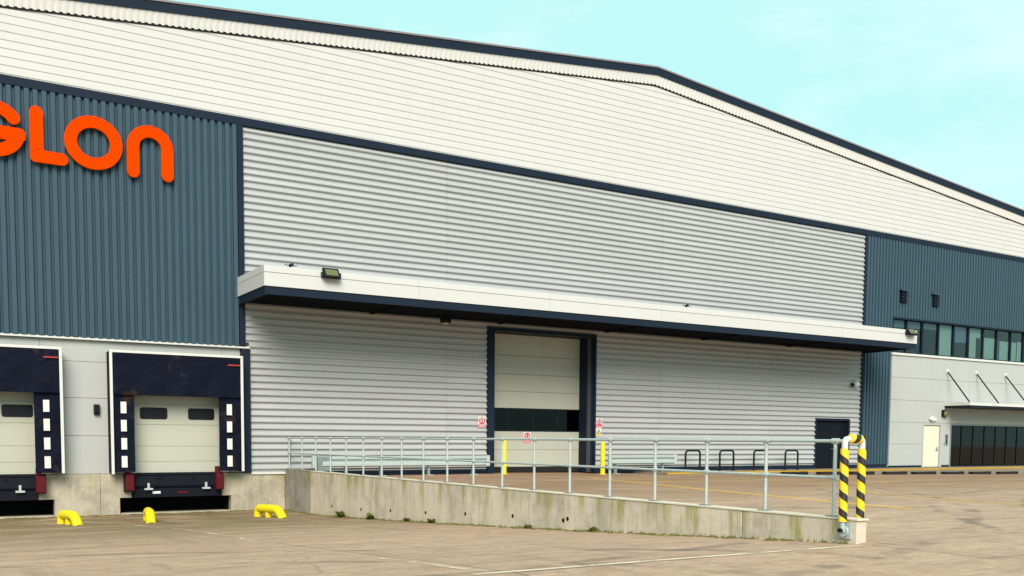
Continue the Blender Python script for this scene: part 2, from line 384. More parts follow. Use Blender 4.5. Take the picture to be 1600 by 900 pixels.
# --- silver horizontally ribbed wall
B0, B1 = 9.66, 41.08
sil = part('silver_wall', B(B0+.05, B1-.05, FY+.045, FY+.058, 5.86, 11.9), SILVER, wh)
PER = .2305; NC = 50; Z0 = .385
def rib_course(x0, x1):
    p = PER; pr = [(FY, 0), (FY, .042), (FY-.055, .082), (FY-.066, .096), (FY-.066, .128), (FY-.055, .145), (FY, p-.001), (FY+.044, p-.001), (FY+.044, 0)]
    return MB().along_x(pr, x0, x1).mesh('cladding_strip', SILVER)
cache = {}
def strip(x0, x1, z):
    k = (round(x0, 2), round(x1, 2))
    if k not in cache: cache[k] = rib_course(x0, x1)
    link('cladding_strip', cache[k], sil, (0, 0, z))
for i in range(NC):
    z = Z0+i*PER; xl = B0+.0 if z > 4.55 else 9.80
    segs = [(xl, B1)]
    if z < 5.80: segs = [(xl, 19.12), (24.36, B1)]
    if z < 2.6: segs = [(xl, 19.12), (24.36, 37.80), (40.34, B1)]
    for a, b in segs:
        cut = [a]+[c for c in (17.35, 27.9, 34.6) if a+.3 < c < b-.3]+[b]
        for p, q in zip(cut, cut[1:]): strip(p, q-(.008 if q < b else 0), z)
part('base_trim', MB().along_x([(FY-.07, .30), (FY-.07, .375), (FY+.04, .383), (FY+.04, .30)], 9.80, 11.0), TRIMW, wh)
pl = MB()
for a, b in ((11.03, 19.12), (24.36, 37.80), (40.34, 43.3)): pl.box(a, b, FY-.03, FY+.05, .05, .372)
part('plinth', pl, NAVY, wh)

# --- white gable cladding
wht = part('gable_wall', MB().along_y([(BX0, 12.0), (BX1, 12.0), (BX1, zs(BX1)), (AP, APZ), (BX0, zs(BX0))], FY+.02, FY+.05), WHITE, wh)
WP = .2425; z = 12.20
while z < APZ-.02:
    zt = min(z+WP-.002, APZ-.005)
    pr = [(FY+.004, z), (FY+.003, z+.040), (FY-.013, z+.052), (FY-.014, z+.058), (FY-.014, zt-.015), (FY+.004, zt), (FY+.018, zt), (FY+.018, z)]
    def lim(zz): return max(BX0, AP-(APZ-zz)/SL), min(BX1, AP+(APZ-zz)/SR)
    m = MB(); m.ext([(y, max(z, q)) for y, q in pr], lambda y, q: (lim(q)[0], y, q), lambda y, q: (lim(q)[1], y, q))
    part('cladding_strip', m, WHITE, wht); z += WP

# --- navy band across the facade
part('band', MB().along_x([(FY-.10, 11.925), (FY-.10, 12.17), (FY-.02, 12.21), (FY+.02, 12.21), (FY+.02, 11.95), (FY-.07, 11.925)], BX0, BX1), NAVY, wh)

# --- roof, verge fascia and soffit
rf = MB()
for a, b in ((BX0, AP), (AP, BX1)):
    rf.along_y([(a, zs(a)+.52), (b, zs(b)+.52), (b, zs(b)+.66), (a, zs(a)+.66)], FY-.16, 80.2)
roof = part('roof', rf, ROOFM, wh)
FYF = FY-.22
for a, b in ((BX0, AP), (AP, BX1)):
    part('fascia', MB().along_y([(a, zs(a)+.31), (b, zs(b)+.31), (b, zs(b)+.615), (a, zs(a)+.615)], FYF, FYF+.05), NAVY, roof)
    part('verge_cap', MB().along_y([(a, zs(a)+.617), (b, zs(b)+.617), (b, zs(b)+.68), (a, zs(a)+.68)], FYF-.03, FYF+.2), surf('verge_metal', (.26, .23, .24), .5), roof)
    part('soffit_gap_strip', MB().along_y([(a, zs(a)-.075), (b, zs(b)-.075), (b, zs(b)+.08), (a, zs(a)+.08)], FY-.035, FY-.015), DARK, roof)  # shade in the open rib ends, put in as a near-black strip
    so_ = MB(); P_ = .205; n = round((b-a)/P_); P_ = (b-a)/n; yv0, yv1 = FYF+.02, FY-.05
    for i in range(n):
        x = a+i*P_
        for (u0, d0), (u1, d1) in (((0, 0), (.07, 0)), ((.07, 0), (.095, -.032)), ((.095, -.032), (.18, -.032)), ((.18, -.032), (P_, 0))):
            p, q = x+u0, x+u1
            so_.add([(p, yv0, zs(p)+.33+d0*.4), (q, yv0, zs(q)+.33+d1*.4), (q, yv1, zs(q)-.0+d1), (p, yv1, zs(p)-.0+d0)], [(0, 1, 2, 3)])
    part('soffit', so_, SOFW, roof)

# --- blue vertically ribbed wall above the docks
RP = .2382
def vrib(z0, z1, p=RP, y=FY, d=.085):
    return [(0, y), (.070, y), (.090, y-d), (p-.020, y-d), (p-.001, y), (p-.001, y+.04), (0, y+.04)]
blu = part('blue_wall', B(BX0, 9.4, FY+.042, FY+.057, 4.62, 11.93), BLUE, wh)
me = MB().along_z(vrib(0, 0), 4.64, 11.93).mesh('cladding_rib', BLUE)
for i in range(43): link('cladding_rib', me, blu, (9.46-RP*(i+1), 0, 0))
rest = MB()
x = 9.46-RP*43
while x > BX0+.3: x -= RP; rest.along_z([(x+u, v) for u, v in vrib(0, 0)], 4.64, 11.93)
part('ribbed_sheet', rest, BLUE, blu)
part('corner_trim', B(9.465, 9.655, FY-.10, FY+.05, 4.66, 11.92), NAVY, wh)
part('corner_trim', B(9.50, 9.795, FY-.13, FY+.05, .37, 4.55), NAVY, wh)
part('drip_trim', MB().along_x([(FY-.14, 4.56), (FY-.14, 4.59), (FY+.03, 4.655), (FY+.03, 4.56)], BX0, 9.80), TRIMW, wh)

# --- grey dock wall panels
rows = [(.385, 1.575), (1.585, 2.755), (2.765, 3.885), (3.895, 4.555)]
dkw = part('dock_wall', B(BX0, 9.5, FY+.03, FY+.055, 3.02, 4.55), PANEL, wh)
def panel(x0, x1, z0, z1, parent=dkw, mat=PANEL, y=FY): return part('wall_panel', B(x0, x1, y, y+.05, z0, z1), mat, parent, bevel=.008)
for a, b in ((-8.0, -2.6), (-2.59, .62), (3.36, 6.10), (8.86, 9.49)):
    for c, d in rows: panel(a+.006, b-.006, c, d)
for a, b in ((.62, 3.36), (6.10, 8.86)):
    panel(a, b, 3.0, 3.885); panel(a, b, 3.895, 4.555)

# --- dock doors
def dock_door(x0, x1):
    d = part('dock_door', B(x0, x1, FY+.16, FY+.2, .39, 3.05), DOORP, wh)
    for c, dd in ((.395, .755), (.762, 1.255), (1.262, 1.955), (1.962, 2.62), (2.627, 3.04)):
        part('door_panel', B(x0+.01, x1-.01, FY+.13, FY+.165, c, dd), DOORP, d, bevel=.006)
    cx = (x0+x1)/2
    for wx in (cx-.80, cx+.72):
        part('door_window', MB().along_y([(wx+a, 2.325+b) for a, b in
             [(u*.36+math.cos(t)*.07, w*.12+math.sin(t)*.07) for u, w, t0 in ((1, 1, 0), (-1, 1, 90), (-1, -1, 180), (1, -1, 270)) for t in (R(t0), R(t0+45), R(t0+90))]], FY+.118, FY+.132), BLACKM, d)
dock_door(.62, 3.36); dock_door(6.10, 8.86)

# --- concrete dock base, notched under the levellers
def cpiece(poly, mat=CONCP): return part('concrete_base', MB().along_y(poly, FY-.02, FY+.30), mat, wh, bevel=.012)
def tee(u0, l0, l1, u1): return [(l0, -1.2), (l1, -1.2), (l1, -.42), (u1, -.42), (u1, .375), (u0, .375), (u0, -.42), (l0, -.42)]
cpiece(tee(3.20, 3.66, 4.98, 4.98) if False else [(3.66, -1.2), (4.985, -1.2), (4.985, .375), (3.20, .375), (3.20, -.40), (3.66, -.40)])
cpiece([(4.995, -1.2), (5.57, -1.2), (5.57, -.40), (5.93, -.40), (5.93, .375), (4.995, .375)])
cpiece([(9.12, -1.2), (10.99, -1.2), (10.99, .295), (9.79, .295), (9.79, .36), (8.80, .36), (8.80, -.40), (9.12, -.40)])
cpiece([(-6, -1.2), (.08, -1.2), (.08, -.40), (.44, -.40), (.44, .375), (-6, .375)])
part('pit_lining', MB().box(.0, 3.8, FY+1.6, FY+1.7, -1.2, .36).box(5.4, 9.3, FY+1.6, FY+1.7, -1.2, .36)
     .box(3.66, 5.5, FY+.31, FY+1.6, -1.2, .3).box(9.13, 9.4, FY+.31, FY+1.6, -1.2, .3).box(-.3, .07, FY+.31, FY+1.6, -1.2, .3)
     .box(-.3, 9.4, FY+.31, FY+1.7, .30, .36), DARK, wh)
for a, b in ((.1, 3.64), (5.59, 9.10)): part('pit_sill', B(a, b, FY-.12, FY+.2, -1.2, -.89), CONCP, wh)

# --- roller door opening
rd = part('roller_door', B(19.3, 24.2, FY+.93, FY+.97, .22, 1.86), DOORP, wh)
for c, d in ((.43, 1.12), (1.13, 1.875), (2.83, 3.50), (3.51, 4.205), (4.215, 4.95), (4.96, 5.80)):
    part('door_panel', B(19.45, 24.28, FY+.88, FY+.925, c, d), DOORP, rd, bevel=.007)
part('bottom_gap_strip', B(19.45, 24.28, FY+.87, FY+.93, .2, .425), RUBBER, rd)  # dark gap below the lowest panel, put in as a black strip
for k in range(4):
    a = 19.45+4.83/4*k; part('vision_pane', B(a+.03, a+4.83/4-.03, FY+.895, FY+.91, 1.93, 2.78), GLASSD, rd)
vf = MB().box(19.45, 24.28, FY+.88, FY+.925, 1.878, 1.93).box(19.45, 24.28, FY+.88, FY+.925, 2.78, 2.828)
for k in range(5): vf.box(19.45+4.83/4*k-.03+(.03 if k == 0 else 0), 19.45+4.83/4*k+.03-(.03 if k == 4 else 0), FY+.882, FY+.923, 1.931, 2.779)
part('vision_frame', vf, BLACKM, rd)
fr = MB().box(19.13, 19.44, FY-.10, FY+.9, .2, 5.80).box(24.29, 24.38, FY-.10, FY+.9, .2, 5.80).box(19.13, 24.38, FY-.10, FY+.9, 5.801, 5.93)
part('door_frame', fr, NAVY, wh)
part('jamb_lining', B(24.20, 24.289, FY+.02, FY+.88, .2, 5.79), NAVY, wh)
# inside of the warehouse seen through the vision strip
part('inner_floor', B(BX0+.4, BX1-.4, FY+.98, 79.9, -.1, .2), ROOM, wh)
rk = MB()
for xx in (20.2, 22.9, 25.7, 28.6): rk.box(xx, xx+.09, FY+6, FY+6.1, .21, 5)
for zz in (1.6, 3.1, 4.6): rk.box(19, 29, FY+5.95, FY+6.12, zz, zz+.12)
part('racking', rk, surf('racking_paint', (.5, .33, .05), .6), wh)

# --- dark double door at the right end of the silver wall
pd = part('side_door', B(37.88, 40.27, FY+.13, FY+.17, .21, 2.57), NAVYM, wh)
for a, b in ((37.93, 39.065), (39.085, 40.21)):
    lf = part('door_leaf', B(a, b, FY+.085, FY+.128, .24, 2.50), NAVYM, pd, bevel=.006)
part('door_handle', MB().tube([(39.16, FY+.085, 1.18), (39.16, FY+.03, 1.18), (39.30, FY+.03, 1.18)], .014, 8), STEELD, pd, True)
part('door_frame', MB().box(37.80, 37.90, FY-.06, FY+.14, .2, 2.58).box(40.25, 40.35, FY-.06, FY+.14, .2, 2.58).box(37.80, 40.35, FY-.06, FY+.14, 2.581, 2.66), NAVY, pd)

# --- blue wall at the right
bl2 = part('blue_wall', MB().box(B1, 43.5, FY+.042, FY+.056, .36, 6.2).box(B1, BX1, FY+.042, FY+.056, 7.95, 11.93), BLUE, wh)
rs = MB(); x = B1+.14
while x < BX1-.3:
    lo = 8.0 if x > 43.28 else .375
    rs.along_z([(x+u, v) for u, v in vrib(0, 0)], lo, 11.93); x += RP
part('ribbed_sheet', rs, BLUE, bl2)
part('corner_trim', B(B1+.002, B1+.135, FY-.10, FY+.05, .36, 11.92), NAVY, wh)

# --- office window strip
ws = part('window_strip', MB().box(43.36, 62, FY-.09, FY+.16, 7.93, 8.02).box(43.34, 43.44, FY-.09, FY+.16, 6.18, 7.929).box(43.44, 62, FY+.06, FY+.16, 6.18, 6.26), NAVY, wh)
mull = [43.58, 44.73, 46.06, 47.44, 48.79, 50.12, 51.48, 52.79, 54.14, 55.45, 56.8, 58.15, 59.5, 60.85, 62.1]
for xm in mull: part('mullion', B(xm-.045, xm+.045, FY+.04, FY+.16, 6.26, 7.93), NAVY, ws)
for a, b in zip(mull, mull[1:]): part('pane', B(a+.045, b-.045, FY+.115, FY+.13, 6.26, 7.93), GLASS, ws)
def blind(x0, x1, z0, z1, m=BLIND): part('blind', B(x0, x1, FY+.19, FY+.2, z0, z1), m, ws)
blind(47.5, 48.73, 6.26, 7.92); blind(50.18, 51.42, 6.26, 7.92); blind(51.75, 53.1, 6.26, 7.45); blind(53.25, 54.9, 6.26, 7.35); blind(51.0, 51.7, 6.26, 7.4); blind(55.0, 55.4, 6.26, 7.4)
blind(48.85, 50.1, 7.05, 7.92, BLINDB); blind(46.1, 47.4, 7.6, 7.92, BLINDB); blind(43.6, 46.0, 7.55, 7.92, BLINDB); blind(56, 62, 6.8, 7.92)
part('office_room', MB().box(43.4, 62, FY+3.5, FY+3.6, 5.9, 8.4).box(43.4, 62, FY+.29, FY+3.5, 5.9, 6.1).box(43.4, 62, FY+.29, FY+3.5, 8.3, 8.4).box(43.3, 43.4, FY+.29, FY+3.5, 5.9, 8.4).box(62, 62.1, FY+.29, FY+3.5, 5.9, 8.4), ROOM, wh)

# --- office ground floor block
OY = FY-.12
ofc = part('office_front', MB().box(43.37, 46.1, OY+.05, FY+.05, .25, 6.08).box(46.1, 58.3, OY+.05, FY+.05, 2.56, 6.08).box(58.3, BX1, OY+.05, FY+.05, .25, 6.08).box(47.8, 48.5, OY+.05, FY+.05, .25, 2.56), PANEL, wh)
orow = [(.30, 1.425), (1.435, 2.575), (2.585, 3.735), (3.745, 4.905), (4.915, 6.06)]
vx = [43.38, 50.1, 56.8, 63.5, 70.2, 75]
for c, d in orow:
    for a, b in zip(vx, vx[1:]):
        for p, q, r_, s_ in wall_cells(a+.006, b-.006, c, d, [(46.1, 47.8, 0, 2.56), (48.5, 58.3, 0, 2.56)]):
            panel(p, q, r_, s_, ofc, PANEL, OY)
part('coping', MB().along_x([(OY-.07, 6.065), (OY-.07, 6.15), (OY+.03, 6.19), (FY+.03, 6.19), (FY+.03, 6.10), (OY+.06, 6.065)], 43.33, BX1), TRIMW, wh)
part('plinth', MB().box(43.4, 46.1, OY-.01, FY, .1, .295).box(47.8, 48.5, OY-.01, FY, .1, .295), NAVY, wh)
od = part('office_door', B(46.21, 47.62, OY+.06, OY+.11, .21, 2.45), CREAM, wh, bevel=.008)
part('door_frame', MB().box(46.10, 46.20, OY-.01, OY+.14, .2, 2.46).box(47.63, 47.80, OY-.01, OY+.14, .2, 2.46).box(46.10, 47.80, OY-.01, OY+.14, 2.461, 2.56), PANEL, od)
part('door_handle', MB().tube([(47.47, OY+.06, 1.15), (47.47, OY, 1.15), (47.30, OY, 1.15)], .016, 8).box(47.42, 47.52, OY+.045, OY+.062, 1.05, 1.28), STEELD, od, True)
en = part('entrance', MB().box(48.5, 48.6, OY-.01, FY+.08, .2, 2.47).box(58.2, 58.3, OY-.01, FY+.08, .2, 2.47).box(48.5, 58.3, OY-.01, FY+.08, 2.471, 2.56), STEELD, wh)
for k in range(9):
    a = 48.6+k*1.0667; part('glass_panel', B(a+.03, a+1.037, OY+.10, OY+.115, .27, 2.44), GLASSD, en)
    part('glazing_bar', B(a-.03 if k else a, a+.03, OY+.06, OY+.15, .2, 2.47), BLACKM, en)
part('threshold', B(48.6, 58.2, OY+.06, OY+.15, .2, .268), BLACKM, en)
part('lobby', MB().box(48.4, 58.4, FY+5, FY+5.1, .2, 2.9).box(48.3, 48.4, FY+.29, FY+5, .2, 2.9).box(58.4, 58.5, FY+.29, FY+5, .2, 2.9).box(48.4, 58.4, FY+.29, FY+5, 2.8, 2.9).box(48.4, 58.4, FY+.29, FY+.97, .12, .2), ROOM, wh)
part('reception_desk', MB().box(52.5, 55.5, FY+3, FY+3.6, .21, 1.3), surf('desk_wood', (.16, .2, .06), .6), wh)

# --- long canopy over the roller door
CX0, CX1, CY = 9.40, 41.35, 29.98
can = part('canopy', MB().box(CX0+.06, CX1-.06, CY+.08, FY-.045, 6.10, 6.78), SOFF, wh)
part('navy_trim', MB().box(CX0+.03, CX1-.03, CY+.035, CY+.13, 6.02, 6.262).box(CX0+.03, CX0+.13, CY+.131, FY-.11, 6.02, 6.262).box(CX1-.13, CX1-.03, CY+.131, FY-.11, 6.02, 6.262), NAVY, can)
part('canopy_roof', B(CX0+.07, CX1-.07, CY+.09, FY-.05, 6.785, 6.82), ROOFM, can)
n = 6; Lp = (CX1-CX0)/n
for k in range(n):
    a, b = CX0+k*Lp+(.0 if k == 0 else .004), CX0+(k+1)*Lp-(.004 if k < n-1 else 0)
    part('fascia_board', MB().along_x([(CY, 6.27), (CY, 6.672), (CY+.02, 6.684), (CY+.07, 6.684), (CY+.07, 6.27)], a, b), WHITE, can)
    part('fascia_board', MB().along_x([(CY+.02, 6.690), (CY, 6.702), (CY+.005, 6.885), (CY+.03, 6.90), (CY+.07, 6.90), (CY+.07, 6.690)], a, b), WHITE, can)
for x, s in ((CX0, 1), (CX1, -1)):
    for c, d in ((6.27, 6.680), (6.694, 6.90)):
        part('fascia_board', B(min(x, x+s*.055), max(x, x+s*.055), CY+.075, FY-.11, c, d), WHITE, can)
for xb in (14.2, 19.6, 24.8, 30.2, 35.6):
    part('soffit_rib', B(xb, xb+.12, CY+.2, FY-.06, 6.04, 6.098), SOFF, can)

# --- entrance canopy hung on tie rods
ec = part('entrance_canopy', MB().along_y([(47.9, 3.52), (58.9, 3.52), (58.9, 3.66), (47.9, 3.66)], 31.36, OY-.005), TRIMW, wh)
part('underside_slab', MB().box(47.92, 58.88, 31.40, OY-.02, 3.40, 3.515), BLACKM, ec)  # black slab across the whole canopy underside
for xr_ in (48.05, 50.68, 53.43, 56.1):
    part('tie_rod', MB().tube([(xr_, OY-.03, 5.36), (xr_, 31.5, 3.70)], .038, 8), BLACKM, ec, True)
    part('rod_plate', MB().tube([(xr_, OY-.001, 5.40), (xr_, OY-.04, 5.40)], .13, 14), TRIMW, ec)

# ------------------------------------------------------------------ dock shelters
def shelter(x0, label):
    SY, x1 = 32.42, x0+4.17
    s = thing('dock_shelter', ((x0+x1)/2, FY, .38), label, 'dock shelter', 'dock shelters')
    part('side_curtain', B(x0+.01, x0+.06, SY+.04, FY-.005, .42, 4.22), CLOTH, s)
    part('side_curtain', B(x1-.06, x1-.01, SY+.04, FY-.005, .42, 4.22), CLOTH, s)
    part('top_curtain', B(x0+.061, x1-.061, SY+.04, FY-.005, 4.17, 4.24), CLOTH, s)
    part('edge_strip', B(x0, x0+.085, SY-.01, SY+.03, .38, 4.18), TRIMW, s, bevel=.006)
    part('edge_strip', B(x1-.085, x1, SY-.01, SY+.03, .43, 4.18), TRIMW, s, bevel=.006)
    part('edge_strip', B(x0, x1, SY-.01, SY+.03, 4.182, 4.26), TRIMW, s, bevel=.006)
    # head curtain: sagging cloth with a hem
    hc = MB(); nx_, nz_ = 40, 14; xa, xb = x0+.09, x1-.09
    rnd = random.Random(int(x0*10))
    ph = [rnd.uniform(0, 6) for _ in range(4)]
    for i in range(nx_+1):
        for j in range(nz_+1):
            u, v = i/nx_, j/nz_
            y = SY+.01+.02*math.sin(u*9+ph[0])*v+.018*math.sin(u*23+v*5+ph[1])*v+.03*max(0, 1-abs(u-.05)*7)*math.sin(v*14+ph[2])*v-.02*v
            hc.v.append((xa+(xb-xa)*u, y, 4.175-(4.175-2.89)*v+.008*math.sin(u*17+ph[3])*v))
    for i in range(nx_):
        for j in range(nz_): a = i*(nz_+1)+j; hc.f.append((a, a+1, a+nz_+2, a+nz_+1))
    h = part('head_curtain', hc, CLOTH, s, True)
    part('hem', MB().tube([(xa+(xb-xa)*k/20, SY-.012+.01*math.sin(k), 2.885) for k in range(21)], .02, 6), CLOTH, h, True)
    for sx in (.16, .86):
        xx = xa+(xb-xa)*sx
        part('scuff', MB().add([(xx+.12*math.cos(t)*(1+.3*math.sin(3*t)), SY-.075, 3.27+.2*math.sin(t)*(1+.2*math.cos(2*t))) for t in [k*math.pi/8 for k in range(16)]], [tuple(range(16))]), RUST, h) if False else None
    part('maker_plate', B(x1-.52, x1-.12, SY-.05, SY-.04, 3.915, 3.96), TAGR, h)
    for xa2, xb2, mxk in ((x0+.09, x0+.72, x0+.39), (x1-.80, x1-.09, x1-.47)):
        fl = MB(); n1, n2 = 6, 18
        for i in range(n1+1):
            for j in range(n2+1):
                u, v = i/n1, j/n2; fl.v.append((xa2+(xb2-xa2)*u, SY+.075+.012*math.sin(v*11+u*3+x0)+.02*math.sin(v*4+x0), 2.98-2.53*v))
        for i in range(n1):
            for j in range(n2): a = i*(n2+1)+j; fl.f.append((a, a+1, a+n2+2, a+n2+1))
        f = part('side_flap', fl, CLOTH, s, True)
        for k in range(4):
            zc = 2.475-.568*k
            part('marker', B(mxk-.085, mxk+.085, SY+.022, SY+.036, zc-.18, zc+.18), MARK, f)
    return s
shelter(-.26, 'black dock shelter with white edge strips, cut off by the left edge')
shelter(5.25, 'black dock shelter with white edge strips beside the silver wall')

def leveller(x0, x1, label):
    t = thing('dock_leveller', ((x0+x1)/2, FY, -.4), label, 'dock leveller', 'dock levellers')
    part('deck_plate', B(x0, x1, FY-.05, FY+1.4, .31, .375), NAVYM, t, bevel=.01)
    part('lip', MB().along_x([(FY-.10, -.10), (FY-.14, -.02), (FY-.11, .30), (FY-.05, .30), (FY-.05, -.10)], x0+.05, x1-.05), NAVYM, t)
    part('lower_beam', B(x0, x1, FY-.13, FY+.25, -.40, -.115), NAVYM, t, bevel=.012)
    w = (x1-x0)/2; cx = (x0+x1)/2
    for u in (cx-.95, cx+.88):
        part('lip_keeper', MB().box(u-.13, u+.13, FY-.25, FY-.135, -.155, -.095).box(u-.035, u+.035, FY-.22, FY-.145, -.094, .07), STEEL, t, bevel=.008)
    for u in (cx-.6, cx+.5): part('lug', B(u-.04, u+.04, FY-.17, FY-.12, .20, .28), NAVYM, t)
    part('data_plate', B(cx-.82, cx-.57, FY-.142, FY-.131, -.28, -.20), SIGNW, t)
    part('data_plate', B(cx-.02, cx+.30, FY-.142, FY-.131, -.28, -.21), REDR, t)
leveller(.46, 3.18, 'dark dock leveller under the dock door at the left edge')
leveller(5.95, 8.78, 'dark dock leveller between two red bumpers, under the dock beside the silver wall')
def bumper(x0, x1, z1, label):
    t = thing('dock_bumper', ((x0+x1)/2, FY, -.2), label, 'bumper', 'red dock bumpers')
    part('rubber_block', B(x0, x1, 32.60, FY-.16, -.17, z1-.14), REDR, t, bevel=.03)
    part('top_plate', B(x0, x0+.15, 32.62, FY-.17, z1-.138, z1+.10), REDR, t, bevel=.012)
    part('back_plate', B(x0-.02, x1+.02, FY-.158, FY-.022, -.20, z1-.1), BLACKM, t)
bumper(3.13, 3.40, .50, 'red dock bumper left of the concrete pier between the two docks')
bumper(5.70, 5.95, .50, 'red dock bumper right of the concrete pier between the two docks')
bumper(8.54, 8.79, .50, 'red dock bumper nearest to the silver wall')

# ------------------------------------------------------------------ yellow wheel guides
def guide(px, label):
    (xf, yf), (xn, yn) = px; rr = .135
    d = Vector((xn-xf, yn-yf, 0)); ln = d.length; d.normalize(); zg = zlow(yf); top = .27
    t = thing('wheel_guide', ((xf+xn)/2, (yf+yn)/2, zg), label, 'wheel guide', 'yellow wheel guides')
    def at(s, z): p = Vector((xf, yf, 0))+d*s; return (p.x, p.y, gz(p.x, p.y)+z)
    pts = [at(.0, -.05), at(.02, .15)]+[at(.02+.12*(1-math.cos(a)), .15+.12*math.sin(a)) for a in [R(k) for k in (25, 50, 75, 90)]]
    pts += [at(ln-.45, top)]+[at(ln-.45+.40*math.sin(a), top-.40*(1-math.cos(a))) for a in [R(k) for k in (20, 40, 60)]]+[at(ln, -.05)]
    part('bent_tube', MB().tube(pts, rr, 16), YELLOW, t, True)
    part('support', MB().tube([at(ln*.42, -.05), at(ln*.42, top-.06)], rr*.72, 12), YELLOW, t, True)
guide(((3.52, 30.1), (3.80, 28.95)), 'yellow tubular wheel guide in front of the concrete pier, leftmost')
guide(((5.86, 30.15), (5.66, 28.70)), 'yellow wheel guide seen end on, in front of the dark dock pit')
guide(((9.16, 30.1), (9.50, 28.68)), 'yellow wheel guide beside the foot of the concrete ramp wall, its length in view')

# ------------------------------------------------------------------ retaining wall and railing
WX0, WX1, WT = 11.03, 11.235, .455
rw = thing('retaining_wall', (11.13, 20, -.5), 'long low concrete wall with mossy stains, topped by the railing', 'wall')
ends = [33.0, 30.40, 25.32, 17.11, 11.02, 8.83]
for k, (a, b) in enumerate(zip(ends, ends[1:])):
    zb = min(zlow(a), zlow(b))-.3; x0 = WX0-(.03 if k == 0 else 0)
    part('concrete_panel', B(x0, WX1, b+.008, a-.008, zb, WT), CONCD if k == 0 else CONC, rw, bevel=.012)
part('joint_filler', B(WX0+.02, WX1-.02, 8.85, 32.98, -1.2, WT-.02), MOSS, rw)
part('coping', MB().box(WX0-.012, WX1+.012, 8.81, 30.39, WT+.001, WT+.03), COPE, rw, bevel=.006)
part('coping', MB().box(WX0-.035, WX1+.012, 30.392, 32.9, WT+.001, WT+.02), CONCD, rw)
for y_, z_ in ((26.29, -.51), (24.23, -.41), (22.09, -.32), (20.0, -.21), (17.87, -.11), (15.94, -.06), (15.79, -.02), (28.6, -.56)):
    part('tie_hole', MB().tube([(WX0-.004, y_, z_), (WX0+.02, y_, z_)], .045, 10), DARK, rw)

rl = thing('railing', (11.13, 20, .48), 'galvanised steel railing with two rails along the concrete wall', 'railing')
RX, RT = 11.12, 1.575
pm = MB().tube([(0, 0, .484), (0, 0, RT-.02)], .027, 10).mesh('post', STEEL, True)
bm_ = MB().box(-.07, .07, -.09, .09, .484, .50).mesh('base_plate', STEELD)
cm_ = MB().tube([(0, -.055, RT-.02), (0, .055, RT-.02)], .041, 10).mesh('clamp', STEEL, True)
tm_ = MB().tube([(0, -.045, 1.035), (0, .045, 1.035)], .040, 10).mesh('clamp', STEEL, True)
for n_ in range(19):
    y = 32.85-1.3072*n_
    p_ = link('post', pm, rl, (RX, y, 0)); link('base_plate', bm_, p_, (RX, y, 0)); link('clamp', cm_, p_, (RX, y, 0)); link('clamp', tm_, p_, (RX, y, 0))
part('top_rail', MB().tube([(RX, 32.95, RT-.02), (RX, 9.12, RT-.02)], .0255, 10), STEEL, rl, True)
part('middle_rail', MB().tube([(RX, 32.86, 1.035), (RX, 9.32, 1.035)], .023, 10), STEEL, rl, True)

hz_ = thing('crash_hoop', (11.13, 9.0, .45), 'black and yellow striped crash hoop over the end of the concrete wall', 'barrier')
HY, HXL, HXR = 9.02, 10.955, 11.315
for xx, zb in ((HXL, .44), (HXR, .20)):
    part('padded_leg', MB().tube([(0, 0, zb-1.0), (0, 0, .45)], .058, 18), HAZ, hz_, True, loc=(xx, HY, 1.0))
    part('pipe', MB().tube([(xx, HY, .05 if xx == HXR else .30), (xx, HY, 1.50)], .036, 12), STEEL, hz_, True)
    part('elbow', MB().tube([(xx, HY, 1.45), (xx, HY, 1.535)]+[(xx+(1 if xx == HXL else -1)*.045*(1-math.cos(a)), HY, 1.535+.045*math.sin(a)) for a in (R(30), R(60), R(90))]+[(xx+(.10 if xx == HXL else -.10), HY, 1.58)], .044, 14), TRIMW, hz_, True)
o = part('padded_top', MB().tube([(0, 0, -.11), (0, 0, .11)], .064, 18), HAZ, hz_, True)
o.location = ((HXL+HXR)/2+.02, HY, 1.585); o.rotation_euler = (0, R(90), 0)
part('wall_flange', MB().tube([(HXL+.005, HY, .30), (WX0+.005, HY, .30)], .075, 14).box(WX0-.03, WX0-.002, HY-.10, HY+.10, .20, .43), STEEL, hz_)
part('flange_bolt', MB().tube([(HXL-.075, HY-.0, .32), (HXL, HY, .32)], .03, 8), BLACKM, hz_)

# ------------------------------------------------------------------ crash barriers, bollards, cycle stands
def armco(x0, x1, posts, label):
    t = thing('crash_barrier', ((x0+x1)/2, 32.2, .2), label, 'crash barrier', 'steel crash barriers'); y = 32.15
    prof = [(0, .545), (-.075, .585), (-.075, .655), (0, .70), (0, .775), (-.075, .82), (-.075, .885), (0, .925)]
    pr = [(y+a, b) for a, b in prof]+[(y+a+.012, b) for a, b in prof[::-1]]
    part('beam', MB().along_x(pr, x0, x1), STEEL, t)
    for xx in (x0, x1): part('end_cap', MB().tube([(xx, y-.02, .53), (xx, y-.02, .94)], .085, 12), STEEL, t, True)
    for xx in posts:
        z0 = zup(xx, 32)-.05
        part('post', MB().box(xx-.05, xx+.05, y+.015, y+.03, z0, .90).box(xx-.05, xx-.038, y+.031, y+.13, z0, .90), STEELD, t)
        part('foot', B(xx-.10, xx+.14, y-.10, y+.18, z0, z0+.07), STEEL, t)
armco(11.75, 18.7, (12.95, 14.3, 16.2, 18.1), 'low steel crash barrier along the silver wall left of the roller door')
armco(24.55, 28.1, (24.9, 27.45), 'short steel crash barrier between the roller door and the cycle stands')
sc = thing('barrier_frame', (11.7, 31.9, .2), 'small blue green steel frame at the barrier end by the railing', 'barrier')
part('upright', MB().box(11.55, 11.72, 31.2, 31.3, .15, .92).box(11.72, 12.05, 31.21, 31.29, .82, .92), STEELD, sc)
part('upright', B(11.73, 12.0, 31.21, 31.29, .46, .55), STEELD, sc)
